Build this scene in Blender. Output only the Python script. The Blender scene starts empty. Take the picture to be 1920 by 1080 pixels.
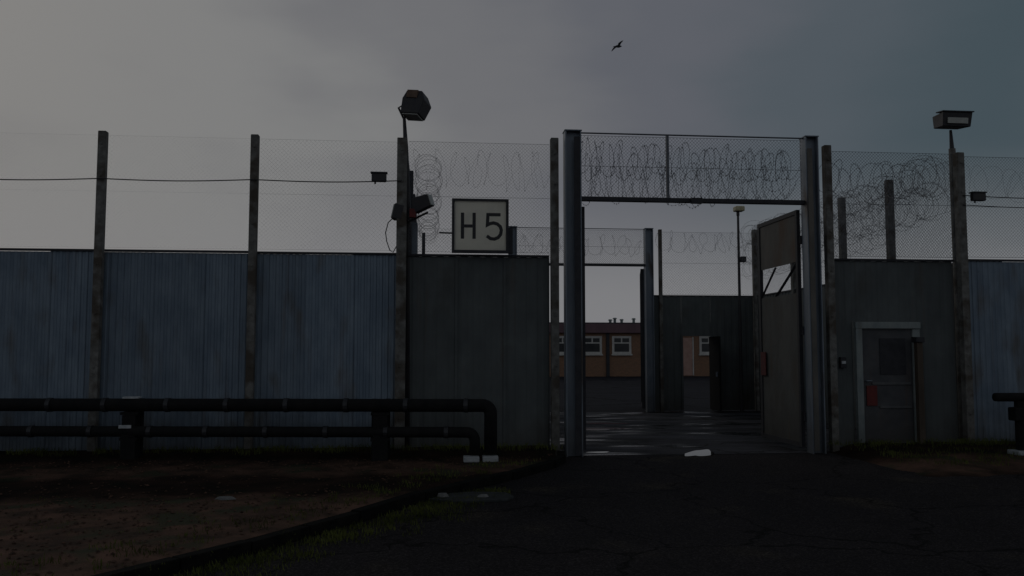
import bpy, math, random
from mathutils import Vector, Matrix
random.seed(5)
R = math.radians
sc = bpy.context.scene
col = sc.collection

# ------------------------------------------------------------------ camera
cam_d = bpy.data.cameras.new('camera')
cam = bpy.data.objects.new('camera', cam_d)
col.objects.link(cam)
cam.location = (0, -13.5, 1.65)
cam.rotation_euler = (R(90 + 4.18), 0, R(-5.6))
cam_d.sensor_width = 36
cam_d.lens = 36 * 1600 / 1920
cam_d.clip_start = 0.05
cam_d.clip_end = 3000
sc.camera = cam

# ------------------------------------------------------------------ exposure
sc.view_settings.view_transform = 'Standard'
sc.view_settings.look = 'None'
sc.view_settings.gamma = 1
sc.view_settings.exposure = -2.2

# ------------------------------------------------------------------ sky: Nishita behind a heavy cloud layer
SUN_EL, SUN_AZ = 24, -32           # behind the clouds, front-left (azimuth from +Y towards +X)
w = bpy.data.worlds.new('World')
sc.world = w
w.use_nodes = True
nt = w.node_tree
N, L = nt.nodes, nt.links
N.clear()
out = N.new('ShaderNodeOutputWorld')
bg = N.new('ShaderNodeBackground')
bg.inputs['Strength'].default_value = 0.1
L.new(bg.outputs[0], out.inputs[0])
sky = N.new('ShaderNodeTexSky')
sky.sky_type = 'NISHITA'
sky.sun_disc = False
sky.sun_elevation = R(SUN_EL)
sky.sun_rotation = R(SUN_AZ)
sky.air_density = 1.5
sky.dust_density = 3
tc = N.new('ShaderNodeTexCoord')


def vmath(op, a, b=None):
    n = N.new('ShaderNodeVectorMath')
    n.operation = op
    for i, v in enumerate((a, b)):
        if v is None:
            continue
        if isinstance(v, tuple):
            n.inputs[i].default_value = v
        else:
            L.new(v, n.inputs[i])
    return n


def smath(op, a, b=None, clamp=False):
    n = N.new('ShaderNodeMath')
    n.operation = op
    n.use_clamp = clamp
    for i, v in enumerate((a, b)):
        if v is None:
            continue
        if isinstance(v, (int, float)):
            n.inputs[i].default_value = v
        else:
            L.new(v, n.inputs[i])
    return n.outputs[0]


def dirv(az, el):
    return (math.sin(R(az)) * math.cos(R(el)), math.cos(R(az)) * math.cos(R(el)), math.sin(R(el)))


D = tc.outputs['Generated']
nz = N.new('ShaderNodeTexNoise')
nz.inputs['Scale'].default_value = 2.6
nz.inputs['Detail'].default_value = 4
nz.inputs['Roughness'].default_value = 0.5
st = vmath('MULTIPLY', D, (1, 1, 2.6))
L.new(st.outputs[0], nz.inputs['Vector'])
warp = smath('MULTIPLY', smath('SUBTRACT', nz.outputs['Fac'], 0.5), 0.30)
d1 = vmath('DOT_PRODUCT', D, dirv(-26, 16)).outputs['Value']
a = smath('ADD', d1, warp)
ramp = N.new('ShaderNodeValToRGB')
L.new(a, ramp.inputs['Fac'])
cr = ramp.color_ramp
cr.interpolation = 'EASE'
cr.elements[0].position = 0.0
cr.elements[0].color = (0.66, 0.72, 0.80, 1)
cr.elements[1].position = 0.99
cr.elements[1].color = (0.925, 0.935, 0.945, 1)
for p, c in ((0.28, (0.56, 0.62, 0.68, 1)), (0.47, (0.26, 0.365, 0.435, 1)), (0.66, (0.37, 0.45, 0.53, 1)), (0.78, (0.51, 0.54, 0.63, 1)),
             (0.89, (0.70, 0.71, 0.76, 1))):
    e = cr.elements.new(p)
    e.color = c
# pale gap in the cloud close to the horizon
sep = N.new('ShaderNodeSeparateXYZ')
L.new(D, sep.inputs[0])
zz = smath('ADD', sep.outputs['Z'], smath('MULTIPLY', smath('SUBTRACT', nz.outputs['Fac'], 0.5), 0.12))
mr = N.new('ShaderNodeMapRange')
mr.interpolation_type = 'SMOOTHSTEP'
L.new(zz, mr.inputs['Value'])
mr.inputs['From Min'].default_value = 0.21
mr.inputs['From Max'].default_value = 0.035
mr.inputs['To Min'].default_value = 0.0
mr.inputs['To Max'].default_value = 0.95
mixh = N.new('ShaderNodeMix')
mixh.data_type = 'RGBA'
L.new(mr.outputs[0], mixh.inputs['Factor'])
L.new(ramp.outputs[0], mixh.inputs['A'])
mixh.inputs['B'].default_value = (0.96, 0.965, 1.01, 1)
# horizon gap only towards the front
front = N.new('ShaderNodeMapRange')
L.new(vmath('DOT_PRODUCT', D, (0.05, 1, 0)).outputs['Value'], front.inputs['Value'])
front.inputs['From Min'].default_value = 0.3
front.inputs['From Max'].default_value = 0.9
front.inputs['To Min'].default_value = 0.0
front.inputs['To Max'].default_value = 1.0
L.new(smath('MULTIPLY', mr.outputs[0], front.outputs[0]), mixh.inputs['Factor'])
# unseen zenith darkened on purpose, added to dim the light on the ground
zr = N.new('ShaderNodeMapRange')
zr.interpolation_type = 'SMOOTHSTEP'
L.new(sep.outputs['Z'], zr.inputs['Value'])
zr.inputs['From Min'].default_value = 0.42
zr.inputs['From Max'].default_value = 0.85
zr.inputs['To Min'].default_value = 1.0
zr.inputs['To Max'].default_value = 0.42
cl = vmath('SCALE', mixh.outputs['Result'])
L.new(smath('MULTIPLY', zr.outputs[0], 10.0), cl.inputs['Scale'])
mx = N.new('ShaderNodeMix')
mx.data_type = 'RGBA'
mx.inputs['Factor'].default_value = 0.97
L.new(sky.outputs[0], mx.inputs['A'])
L.new(cl.outputs[0], mx.inputs['B'])
L.new(mx.outputs['Result'], bg.inputs['Color'])

# ------------------------------------------------------------------ sun behind cloud
sd = bpy.data.lights.new('sun', 'SUN')
sd.energy = 0.5
sd.angle = R(20)
sd.color = (1, 0.96, 0.9)
so = bpy.data.objects.new('sun', sd)
col.objects.link(so)
so.rotation_euler = (-Vector(dirv(SUN_AZ, SUN_EL))).to_track_quat('-Z', 'Y').to_euler()
so.location = (-10, 10, 20)

# ------------------------------------------------------------------ materials


def mat(name, c, rough=0.8, metal=0.0, c2=None, scale=6.0, stretch=(1, 1, 1), bump=0.0, bscale=60.0,
        detail=6, spec=0.5, streak=None, contrast=(0.35, 0.65), c3=None, c3scale=1.0, c3range=(0.5, 0.62), wet=None):
    m = bpy.data.materials.new(name)
    m.use_nodes = True
    n, l = m.node_tree.nodes, m.node_tree.links
    b = n['Principled BSDF']
    b.inputs['Roughness'].default_value = rough
    b.inputs['Metallic'].default_value = metal
    b.inputs['Specular IOR Level'].default_value = spec
    b.inputs['Base Color'].default_value = (*c, 1)
    t = n.new('ShaderNodeTexCoord')
    if c2:
        mp = n.new('ShaderNodeMapping')
        mp.inputs['Scale'].default_value = stretch
        l.new(t.outputs['Object'], mp.inputs[0])
        x = n.new('ShaderNodeTexNoise')
        x.inputs['Scale'].default_value = scale
        x.inputs['Detail'].default_value = detail
        x.inputs['Roughness'].default_value = 0.6
        l.new(mp.outputs[0], x.inputs[0])
        r = n.new('ShaderNodeValToRGB')
        r.color_ramp.elements[0].position = contrast[0]
        r.color_ramp.elements[1].position = contrast[1]
        r.color_ramp.elements[0].color = (*c, 1)
        r.color_ramp.elements[1].color = (*c2, 1)
        l.new(x.outputs['Fac'], r.inputs[0])
        o = r.outputs[0]
        if c3:
            y = n.new('ShaderNodeTexNoise')
            y.inputs['Scale'].default_value = c3scale
            y.inputs['Detail'].default_value = 5
            l.new(mp.outputs[0], y.inputs[0])
            q = n.new('ShaderNodeMapRange')
            q.inputs['From Min'].default_value = c3range[0]
            q.inputs['From Max'].default_value = c3range[1]
            l.new(y.outputs['Fac'], q.inputs['Value'])
            k = n.new('ShaderNodeMix')
            k.data_type = 'RGBA'
            l.new(q.outputs[0], k.inputs['Factor'])
            l.new(o, k.inputs['A'])
            k.inputs['B'].default_value = (*c3, 1)
            o = k.outputs['Result']
        l.new(o, b.inputs['Base Color'])
        rr = n.new('ShaderNodeMapRange')
        l.new(x.outputs['Fac'], rr.inputs['Value'])
        rr.inputs['To Min'].default_value = max(0.05, rough - 0.12)
        rr.inputs['To Max'].default_value = min(1, rough + 0.12)
        if wet:
            wn = n.new('ShaderNodeTexNoise')
            wn.inputs['Scale'].default_value = wet[0]
            wn.inputs['Detail'].default_value = 6
            l.new(mp.outputs[0], wn.inputs[0])
            l.new(wn.outputs['Fac'], rr.inputs['Value'])
            rr.inputs['From Min'].default_value = wet[1]
            rr.inputs['From Max'].default_value = wet[2]
            rr.inputs['To Min'].default_value = 0.92
            rr.inputs['To Max'].default_value = 0.22
        l.new(rr.outputs[0], b.inputs['Roughness'])
    if bump:
        z = n.new('ShaderNodeTexNoise')
        z.inputs['Scale'].default_value = bscale
        z.inputs['Detail'].default_value = 4
        l.new(t.outputs['Object'], z.inputs[0])
        bp = n.new('ShaderNodeBump')
        bp.inputs['Strength'].default_value = bump
        bp.inputs['Distance'].default_value = 0.02
        l.new(z.outputs['Fac'], bp.inputs['Height'])
        l.new(bp.outputs[0], b.inputs['Normal'])
    return m


M = {}
M['asphalt'] = mat('asphalt', (0.014, 0.012, 0.013), 0.9, c2=(0.021, 0.018, 0.019), scale=1.3, bump=0.9, bscale=55, spec=0.15,
                   c3=(0.034, 0.028, 0.022), c3scale=0.8, c3range=(0.58, 0.72))
M['concrete_yard'] = mat('concrete_yard', (0.014, 0.014, 0.017), 0.55, c2=(0.085, 0.085, 0.10), scale=1.1, bump=0.4, bscale=30, spec=0.3,
                         stretch=(0.6, 1.6, 1), c3=(0.010, 0.010, 0.011), c3scale=0.9, c3range=(0.50, 0.60), wet=(0.9, 0.50, 0.62))
M['far_asphalt'] = mat('far_asphalt', (0.015, 0.015, 0.020), 0.9, c2=(0.032, 0.032, 0.040), scale=0.6, bump=0.2, bscale=20, spec=0.1)
M['apron'] = mat('apron', (0.018, 0.020, 0.020), 0.9, c2=(0.045, 0.05, 0.052), scale=7, bump=0.4)
M['water'] = mat('water', (0.02, 0.02, 0.022), 0.04, spec=0.6)
M['kerb'] = mat('kerb', (0.007, 0.007, 0.007), 0.97, c2=(0.016, 0.015, 0.013), scale=7, bump=0.5, bscale=40, spec=0.1)
M['galv'] = mat('galvanised_sheet', (0.155, 0.205, 0.265), 0.5, 0.3, c2=(0.24, 0.30, 0.365), scale=3.2, stretch=(1.2, 1, 0.45), bump=0.15,
                bscale=12, c3=(0.15, 0.155, 0.16), c3scale=2.2, c3range=(0.56, 0.72))
M['galv_dark'] = mat('painted_sheet', (0.085, 0.096, 0.098), 0.75, 0.0, c2=(0.125, 0.14, 0.14), scale=2.5, stretch=(1, 1, 0.6), bump=0.15,
                     bscale=10, c3=(0.06, 0.057, 0.052), c3scale=1.3, c3range=(0.55, 0.75))
M['rust_sheet'] = mat('weathered_sheet', (0.105, 0.10, 0.09), 0.8, c2=(0.18, 0.165, 0.145), scale=3, stretch=(1, 1, 0.5), bump=0.2, bscale=20,
                      c3=(0.13, 0.09, 0.065), c3scale=2.0, c3range=(0.56, 0.74))
M['post'] = mat('concrete_post', (0.12, 0.115, 0.105), 0.9, c2=(0.24, 0.235, 0.22), scale=9, bump=0.5, bscale=50,
                c3=(0.09, 0.075, 0.06), c3scale=3)
M['steel'] = mat('steel_blue', (0.17, 0.205, 0.25), 0.5, 0.2, c2=(0.26, 0.29, 0.33), scale=5, stretch=(1, 1, 0.3), bump=0.1, bscale=30,
                 c3=(0.11, 0.09, 0.08), c3scale=3, c3range=(0.6, 0.72))
M['leaf_grey'] = mat('leaf_grey', (0.085, 0.088, 0.084), 0.8, c2=(0.135, 0.135, 0.125), scale=3, stretch=(1, 1, 0.5), bump=0.2, bscale=20,
                      c3=(0.09, 0.075, 0.06), c3scale=2.0, c3range=(0.56, 0.74))
M['steel_dark'] = mat('steel_dark', (0.022, 0.022, 0.028), 0.7, c2=(0.045, 0.045, 0.052), scale=7, bump=0.1, bscale=40)
M['band'] = mat('strap', (0.03, 0.03, 0.034), 0.5, 0.3, c2=(0.055, 0.055, 0.06), scale=9)
M['black'] = mat('black_lagging', (0.010, 0.010, 0.011), 0.85, c2=(0.019, 0.018, 0.018), scale=6, bump=0.4, bscale=25, spec=0.2)
M['wire'] = mat('wire', (0.10, 0.11, 0.13), 0.55, 0.4, c2=(0.16, 0.17, 0.19), scale=8)
M['tape'] = mat('razor_tape', (0.12, 0.12, 0.14), 0.5, 0.5, c2=(0.20, 0.20, 0.22), scale=8)
M['lamp'] = mat('lamp_housing', (0.030, 0.030, 0.038), 0.6, c2=(0.055, 0.05, 0.05), scale=8)
M['lamp_rust'] = mat('rusty_hood', (0.12, 0.075, 0.055), 0.8, c2=(0.20, 0.13, 0.09), scale=9)
M['glass'] = mat('lamp_glass', (0.45, 0.45, 0.42), 0.25, c2=(0.55, 0.55, 0.50), scale=12)
M['cream'] = mat('lamp_cream', (0.50, 0.44, 0.26), 0.6, c2=(0.6, 0.54, 0.36), scale=12)
M['white'] = mat('white_block', (0.42, 0.45, 0.47), 0.8, c2=(0.60, 0.62, 0.63), scale=14, bump=0.3)
M['pale_stone'] = mat('pale_stone', (0.12, 0.12, 0.12), 0.9, c2=(0.24, 0.24, 0.23), scale=14, bump=0.4)
M['light_frame'] = mat('pale_frame', (0.20, 0.235, 0.24), 0.7, c2=(0.30, 0.33, 0.32), scale=7, stretch=(1, 1, .4))
M['door_rail'] = mat('door_rail', (0.09, 0.095, 0.10), 0.7, c2=(0.13, 0.13, 0.13), scale=6)
M['door'] = mat('door_steel', (0.055, 0.058, 0.066), 0.7, c2=(0.10, 0.10, 0.105), scale=3, bump=0.1)
M['red'] = mat('red_sign', (0.12, 0.020, 0.018), 0.7, c2=(0.19, 0.028, 0.024), scale=9)
M['dull_red'] = mat('dull_red', (0.10, 0.022, 0.024), 0.8, c2=(0.15, 0.03, 0.028), scale=9)
M['brown'] = mat('brown_wood', (0.06, 0.042, 0.03), 0.8, c2=(0.10, 0.075, 0.055), scale=8, stretch=(1, 1, .2))
M['bird'] = mat('bird', (0.02, 0.02, 0.025), 0.8, c2=(0.04, 0.04, 0.05), scale=30)
M['fascia'] = mat('fascia', (0.15, 0.09, 0.105), 0.8, c2=(0.22, 0.13, 0.145), scale=1.2, stretch=(1, 1, .3))
M['frame_white'] = mat('window_frame', (0.52, 0.50, 0.47), 0.7, c2=(0.66, 0.64, 0.6), scale=5)
M['pane'] = mat('window_pane', (0.03, 0.032, 0.035), 0.15, c2=(0.05, 0.05, 0.05), scale=2)
M['pink'] = mat('pink_door', (0.42, 0.25, 0.20), 0.7, c2=(0.52, 0.33, 0.27), scale=3)
M['letter'] = mat('letter_black', (0.02, 0.02, 0.024), 0.6, c2=(0.04, 0.04, 0.045), scale=20)
M['moss'] = mat('grass_blades', (0.042, 0.052, 0.012), 0.9, c2=(0.14, 0.155, 0.04), scale=1.5, spec=0.1)
M['stone'] = mat('stone_chip', (0.035, 0.024, 0.018), 0.9, c2=(0.15, 0.085, 0.06), scale=9, spec=0.2)



def weather(m, mud=0.5, rust=0.0, tone=0.0, mudc=(0.05, 0.042, 0.034)):
    """Splashed mud near the ground, rust runs and a different tone for every sheet."""
    n, l = m.node_tree.nodes, m.node_tree.links
    b = n['Principled BSDF']
    o = b.inputs['Base Color'].links[0].from_socket
    t = n.new('ShaderNodeTexCoord')
    sp = n.new('ShaderNodeSeparateXYZ')
    g_ = n.new('ShaderNodeNewGeometry')
    l.new(g_.outputs['Position'], sp.inputs[0])
    x = n.new('ShaderNodeTexNoise')
    x.inputs['Scale'].default_value = 3.5
    x.inputs['Detail'].default_value = 7
    l.new(t.outputs['Object'], x.inputs[0])
    a1 = n.new('ShaderNodeMath')
    a1.operation = 'MULTIPLY_ADD'
    l.new(x.outputs['Fac'], a1.inputs[0])
    a1.inputs[1].default_value = -0.9
    l.new(sp.outputs['Z'], a1.inputs[2])
    q = n.new('ShaderNodeMapRange')
    q.inputs['From Min'].default_value = 0.35
    q.inputs['From Max'].default_value = -0.35
    q.inputs['To Max'].default_value = mud
    l.new(a1.outputs[0], q.inputs['Value'])
    k = n.new('ShaderNodeMix')
    k.data_type = 'RGBA'
    l.new(q.outputs[0], k.inputs['Factor'])
    l.new(o, k.inputs['A'])
    k.inputs['B'].default_value = (*mudc, 1)
    o = k.outputs['Result']
    if rust:
        mp = n.new('ShaderNodeMapping')
        mp.inputs['Scale'].default_value = (9, 9, 0.55)
        l.new(t.outputs['Object'], mp.inputs[0])
        y = n.new('ShaderNodeTexNoise')
        y.inputs['Scale'].default_value = 1.0
        y.inputs['Detail'].default_value = 5
        l.new(mp.outputs[0], y.inputs[0])
        q = n.new('ShaderNodeMapRange')
        q.inputs['From Min'].default_value = 0.62
        q.inputs['From Max'].default_value = 0.76
        q.inputs['To Max'].default_value = rust
        l.new(y.outputs['Fac'], q.inputs['Value'])
        k = n.new('ShaderNodeMix')
        k.data_type = 'RGBA'
        l.new(q.outputs[0], k.inputs['Factor'])
        l.new(o, k.inputs['A'])
        k.inputs['B'].default_value = (0.12, 0.075, 0.05, 1)
        o = k.outputs['Result']
    if tone:
        oi = n.new('ShaderNodeObjectInfo')
        q = n.new('ShaderNodeMapRange')
        q.inputs['To Min'].default_value = 1 - tone
        q.inputs['To Max'].default_value = 1 + tone
        l.new(oi.outputs['Random'], q.inputs['Value'])
        v = n.new('ShaderNodeVectorMath')
        v.operation = 'SCALE'
        l.new(o, v.inputs[0])
        l.new(q.outputs[0], v.inputs['Scale'])
        o = v.outputs[0]
    l.new(o, b.inputs['Base Color'])


weather(M['galv'], 0.6, 0.30, 0.10)
weather(M['galv_dark'], 0.5, 0.35, 0.08)
weather(M['rust_sheet'], 0.5, 0.5)
weather(M['steel'], 0.5, 0.5)
weather(M['post'], 0.5, 0.3, 0.1)
weather(M['leaf_grey'], 0.6, 0.5)
weather(M['door'], 0.7, 0.4)
weather(M['white'], 0.25, 0.0, 0.08)
weather(M['light_frame'], 0.5, 0.4)


def speckle(m, scale, amt, crack=0.0):
    """Aggregate grains (and cracks) in a paved surface."""
    n, l = m.node_tree.nodes, m.node_tree.links
    b = n['Principled BSDF']
    o = b.inputs['Base Color'].links[0].from_socket
    t = n.new('ShaderNodeTexCoord')
    v = n.new('ShaderNodeTexVoronoi')
    v.inputs['Scale'].default_value = scale
    l.new(t.outputs['Object'], v.inputs['Vector'])
    sp = n.new('ShaderNodeSeparateColor')
    l.new(v.outputs['Color'], sp.inputs[0])
    q = n.new('ShaderNodeMapRange')
    q.inputs['From Min'].default_value = 0.55
    q.inputs['To Min'].default_value = 1.0
    q.inputs['To Max'].default_value = 1.0 + amt
    l.new(sp.outputs[0], q.inputs['Value'])
    f_ = q.outputs[0]
    if crack:
        w_ = n.new('ShaderNodeTexNoise')
        w_.inputs['Scale'].default_value = 2.5
        w_.inputs['Detail'].default_value = 6
        l.new(t.outputs['Object'], w_.inputs[0])
        vm = n.new('ShaderNodeVectorMath')
        vm.operation = 'MULTIPLY_ADD'
        l.new(w_.outputs['Color'], vm.inputs[0])
        vm.inputs[1].default_value = (0.8, 0.8, 0)
        l.new(t.outputs['Object'], vm.inputs[2])
        c_ = n.new('ShaderNodeTexVoronoi')
        c_.feature = 'DISTANCE_TO_EDGE'
        c_.inputs['Scale'].default_value = crack
        l.new(vm.outputs[0], c_.inputs['Vector'])
        q2 = n.new('ShaderNodeMapRange')
        q2.inputs['From Min'].default_value = 0.004
        q2.inputs['From Max'].default_value = 0.014
        q2.inputs['To Min'].default_value = 0.25
        l.new(c_.outputs['Distance'], q2.inputs['Value'])
        mm = n.new('ShaderNodeMath')
        mm.operation = 'MULTIPLY'
        l.new(f_, mm.inputs[0])
        l.new(q2.outputs[0], mm.inputs[1])
        f_ = mm.outputs[0]
    sc_ = n.new('ShaderNodeVectorMath')
    sc_.operation = 'SCALE'
    l.new(o, sc_.inputs[0])
    l.new(f_, sc_.inputs['Scale'])
    l.new(sc_.outputs[0], b.inputs['Base Color'])


speckle(M['asphalt'], 70, 2.2, 0.45)
speckle(M['concrete_yard'], 60, 0.5, 0.35)
speckle(M['far_asphalt'], 30, 0.6, 0.2)
# verge: dead leaves, red gravel and a dark trodden strip
m = mat('verge', (0.060, 0.042, 0.031), 0.95, c2=(0.20, 0.112, 0.080), scale=2.2, bump=1.0, bscale=35, spec=0.1,
        c3=(0.075, 0.072, 0.045), c3scale=1.5, c3range=(0.54, 0.64))
n, l = m.node_tree.nodes, m.node_tree.links
b = n['Principled BSDF']
src = b.inputs['Base Color'].links[0].from_socket
t = n.new('ShaderNodeTexCoord')
sp = n.new('ShaderNodeSeparateXYZ')
l.new(t.outputs['Object'], sp.inputs[0])
zn = n.new('ShaderNodeTexNoise')
zn.inputs['Scale'].default_value = 1.6
zn.inputs['Detail'].default_value = 5
l.new(t.outputs['Object'], zn.inputs[0])
ad = n.new('ShaderNodeMath')
ad.operation = 'MULTIPLY_ADD'
l.new(zn.outputs['Fac'], ad.inputs[0])
ad.inputs[1].default_value = 0.9
l.new(sp.outputs['Y'], ad.inputs[2])
rp = n.new('ShaderNodeValToRGB')
mrr = n.new('ShaderNodeMapRange')
mrr.inputs['From Min'].default_value = -6
mrr.inputs['From Max'].default_value = 1
l.new(ad.outputs[0], mrr.inputs['Value'])
l.new(mrr.outputs[0], rp.inputs[0])
e = rp.color_ramp.elements
e[0].position = 0.30
e[0].color = (1, 1, 1, 1)
e[1].position = 0.78
e[1].color = (0.16, 0.16, 0.16, 1)  # shade under the pipes painted into the verge towards the fence
for p, v in ((0.38, 0.22), (0.52, 0.22), (0.58, 0.75), (0.66, 0.75)):
    q = e.new(p)
    q.color = (v, v, v, 1)
mu = n.new('ShaderNodeMix')
mu.data_type = 'RGBA'
mu.blend_type = 'MULTIPLY'
mu.inputs['Factor'].default_value = 1
l.new(src, mu.inputs['A'])
l.new(rp.outputs[0], mu.inputs['B'])
l.new(mu.outputs['Result'], b.inputs['Base Color'])
M['verge'] = m

# brick
m = bpy.data.materials.new('brick')
m.use_nodes = True
n, l = m.node_tree.nodes, m.node_tree.links
b = n['Principled BSDF']
b.inputs['Roughness'].default_value = 0.9
t = n.new('ShaderNodeTexCoord')
sp = n.new('ShaderNodeSeparateXYZ')
l.new(t.outputs['Object'], sp.inputs[0])
cb = n.new('ShaderNodeCombineXYZ')
l.new(sp.outputs['X'], cb.inputs[0])
l.new(sp.outputs['Z'], cb.inputs[1])
br = n.new('ShaderNodeTexBrick')
br.inputs['Scale'].default_value = 4.4
br.inputs['Color1'].default_value = (0.35, 0.175, 0.095, 1)
br.inputs['Color2'].default_value = (0.25, 0.13, 0.075, 1)
br.inputs['Mortar'].default_value = (0.22, 0.17, 0.13, 1)
br.inputs['Mortar Size'].default_value = 0.03
l.new(cb.outputs[0], br.inputs['Vector'])
l.new(br.outputs['Color'], b.inputs['Base Color'])
M['brick'] = m

# translucent acrylic of the sign
m = mat('sign_acrylic', (0.80, 0.79, 0.72), 0.5, c2=(0.90, 0.89, 0.82), scale=5, c3=(0.42, 0.44, 0.45), c3scale=3.5, c3range=(0.5, 0.7))
n, l = m.node_tree.nodes, m.node_tree.links
b = n['Principled BSDF']
tr = n.new('ShaderNodeBsdfTranslucent')
tr.inputs['Color'].default_value = (0.96, 0.955, 0.90, 1)
ms = n.new('ShaderNodeMixShader')
ms.inputs[0].default_value = 0.8
l.new(b.outputs[0], ms.inputs[1])
l.new(tr.outputs[0], ms.inputs[2])
l.new(ms.outputs[0], n['Material Output'].inputs[0])
M['acrylic'] = m

# ------------------------------------------------------------------ mesh helpers


class MB:
    def __init__(s):
        s.v, s.f = [], []

    def add(s, vs, fs):
        o = len(s.v)
        s.v += [tuple(p) for p in vs]
        s.f += [tuple(i + o for i in f) for f in fs]
        return s

    def box(s, x0, x1, y0, y1, z0, z1, mtx=None):
        vs = [Vector((x, y, z)) for x in (x0, x1) for y in (y0, y1) for z in (z0, z1)]
        if mtx is not None:
            vs = [mtx @ q for q in vs]
        return s.add(vs, [(0, 1, 3, 2), (4, 6, 7, 5), (0, 4, 5, 1), (2, 3, 7, 6), (0, 2, 6, 4), (1, 5, 7, 3)])

    def tube(s, pts, r, n=8, caps=True, rot=0.0):
        pts = [Vector(p) for p in pts]
        rs = r if isinstance(r, (list, tuple)) else [r] * len(pts)
        k = len(pts)
        base = len(s.v)
        prev = None
        for i, p in enumerate(pts):
            d = (pts[min(i + 1, k - 1)] - pts[max(i - 1, 0)]).normalized()
            if prev is None:
                up = Vector((0, 0, 1)) if abs(d.z) < 0.9 else Vector((0, 1, 0))
                u = d.cross(up).normalized()
            else:
                u = (prev - d * prev.dot(d)).normalized()
            prev = u
            vv = d.cross(u)
            for j in range(n):
                t_ = 2 * math.pi * j / n + rot
                s.v.append(tuple(p + (u * math.cos(t_) + vv * math.sin(t_)) * rs[i]))
        for i in range(k - 1):
            for j in range(n):
                a_ = base + i * n + j
                b_ = base + i * n + (j + 1) % n
                s.f.append((a_, b_, b_ + n, a_ + n))
        if caps:
            s.f.append(tuple(base + j for j in range(n))[::-1])
            s.f.append(tuple(base + (k - 1) * n + j for j in range(n)))
        return s

    def build(s, name, m, parent=None, bevel=0.0, smooth=False):
        me = bpy.data.meshes.new(name)
        me.from_pydata(s.v, [], s.f)
        me.validate()
        me.update()
        if smooth:
            for p in me.polygons:
                p.use_smooth = True
        me.materials.append(m)
        o = bpy.data.objects.new(name, me)
        col.objects.link(o)
        if parent is not None:
            o.parent = parent
            # children are modelled in world coordinates
            q = parent
            off = Vector((0, 0, 0))
            while q is not None:
                off += Vector(q.location)
                q = q.parent
            if off.length > 0:
                me.transform(Matrix.Translation(-off))
        if bevel:
            bv = o.modifiers.new('bevel', 'BEVEL')
            bv.width = bevel
            bv.segments = 2
            bv.limit_method = 'ANGLE'
        return o


def tag(o, label, cat, group=None):
    o['label'] = label
    o['category'] = cat
    if group:
        o['group'] = group
    return o


def thing(name, label, cat, loc, group=None):
    o = bpy.data.objects.new(name, None)
    o.empty_display_size = 0.2
    col.objects.link(o)
    o.location = loc
    return tag(o, label, cat, group)


def copy_tree(o, loc, label, group=None):
    c = o.copy()
    col.objects.link(c)
    c.location = loc
    c['label'] = label
    if group:
        c['group'] = group
    for ch in list(o.children):
        k = ch.copy()
        col.objects.link(k)
        k.parent = c
        for g in list(ch.children):
            g2 = g.copy()
            col.objects.link(g2)
            g2.parent = k
    return c


def struct(o):
    o['kind'] = 'structure'
    return o


def corrugated(x0, x1, z0, z1, y=0.0, pitch=0.10, depth=0.013, along='x'):
    """A sheet with a rolled trapezoid profile, 1.5 mm thick in look."""
    mb = MB()
    n_ = max(2, int(round((x1 - x0) / pitch)))
    st_ = (x1 - x0) / n_
    prof = []
    for i in range(n_):
        bx = x0 + i * st_
        prof += [(bx, 0), (bx + st_ * 0.30, 0), (bx + st_ * 0.45, depth), (bx + st_ * 0.85, depth)]
    prof.append((x1, 0))
    vs = []
    for px, py in prof:
        for z in (z0, z1):
            vs.append((px, y - py, z) if along == 'x' else (y - py, px, z))
    k = len(prof)
    for px, py in prof:
        for z in (z0, z1):
            vs.append((px, y - py + 0.004, z) if along == 'x' else (y - py + 0.004, px, z))
    fs = []
    for i in range(k - 1):
        a_ = 2 * i
        fs.append((a_, a_ + 2, a_ + 3, a_ + 1))
        c_ = 2 * k + a_
        fs.append((c_, c_ + 1, c_ + 3, c_ + 2))
        fs.append((a_ + 1, a_ + 3, c_ + 3, c_ + 1))
    mb.add(vs, fs)
    return mb


def mesh_wires(x0, x1, z0, z1, y=0.0, pitch=0.06, wr=0.0016, along='x', sag=0.0):
    """Chain-link: two sets of diagonal wires clipped to the bay, with edge wires."""
    mb = MB()

    def P(x, z, o_):
        return (x, y + o_, z) if along == 'x' else (y + o_, x, z)
    W, H_ = x1 - x0, z1 - z0
    dp = pitch * math.sqrt(2)
    for sgn, o_ in ((1, 0.0), (-1, wr * 1.5)):
        t_ = -H_ + dp * 0.5
        while t_ < W:
            ax, az = (t_, 0) if t_ >= 0 else (0, -t_)
            L_ = min(W - ax, H_ - az)
            if L_ > 0.01:
                bx, bz = ax + L_, az + L_
                if sgn < 0:
                    ax, bx = W - ax, W - bx
                mb.tube([P(x0 + ax, z0 + az, o_), P(x0 + bx, z0 + bz, o_)], wr, 3, caps=False)
            t_ += dp
    for z in (z0, z1, (z0 + z1) / 2):
        mb.tube([P(x0, z, -0.004), P(x1, z, -0.004)], min(0.003, wr * 1.6), 4)
    return mb


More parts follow.
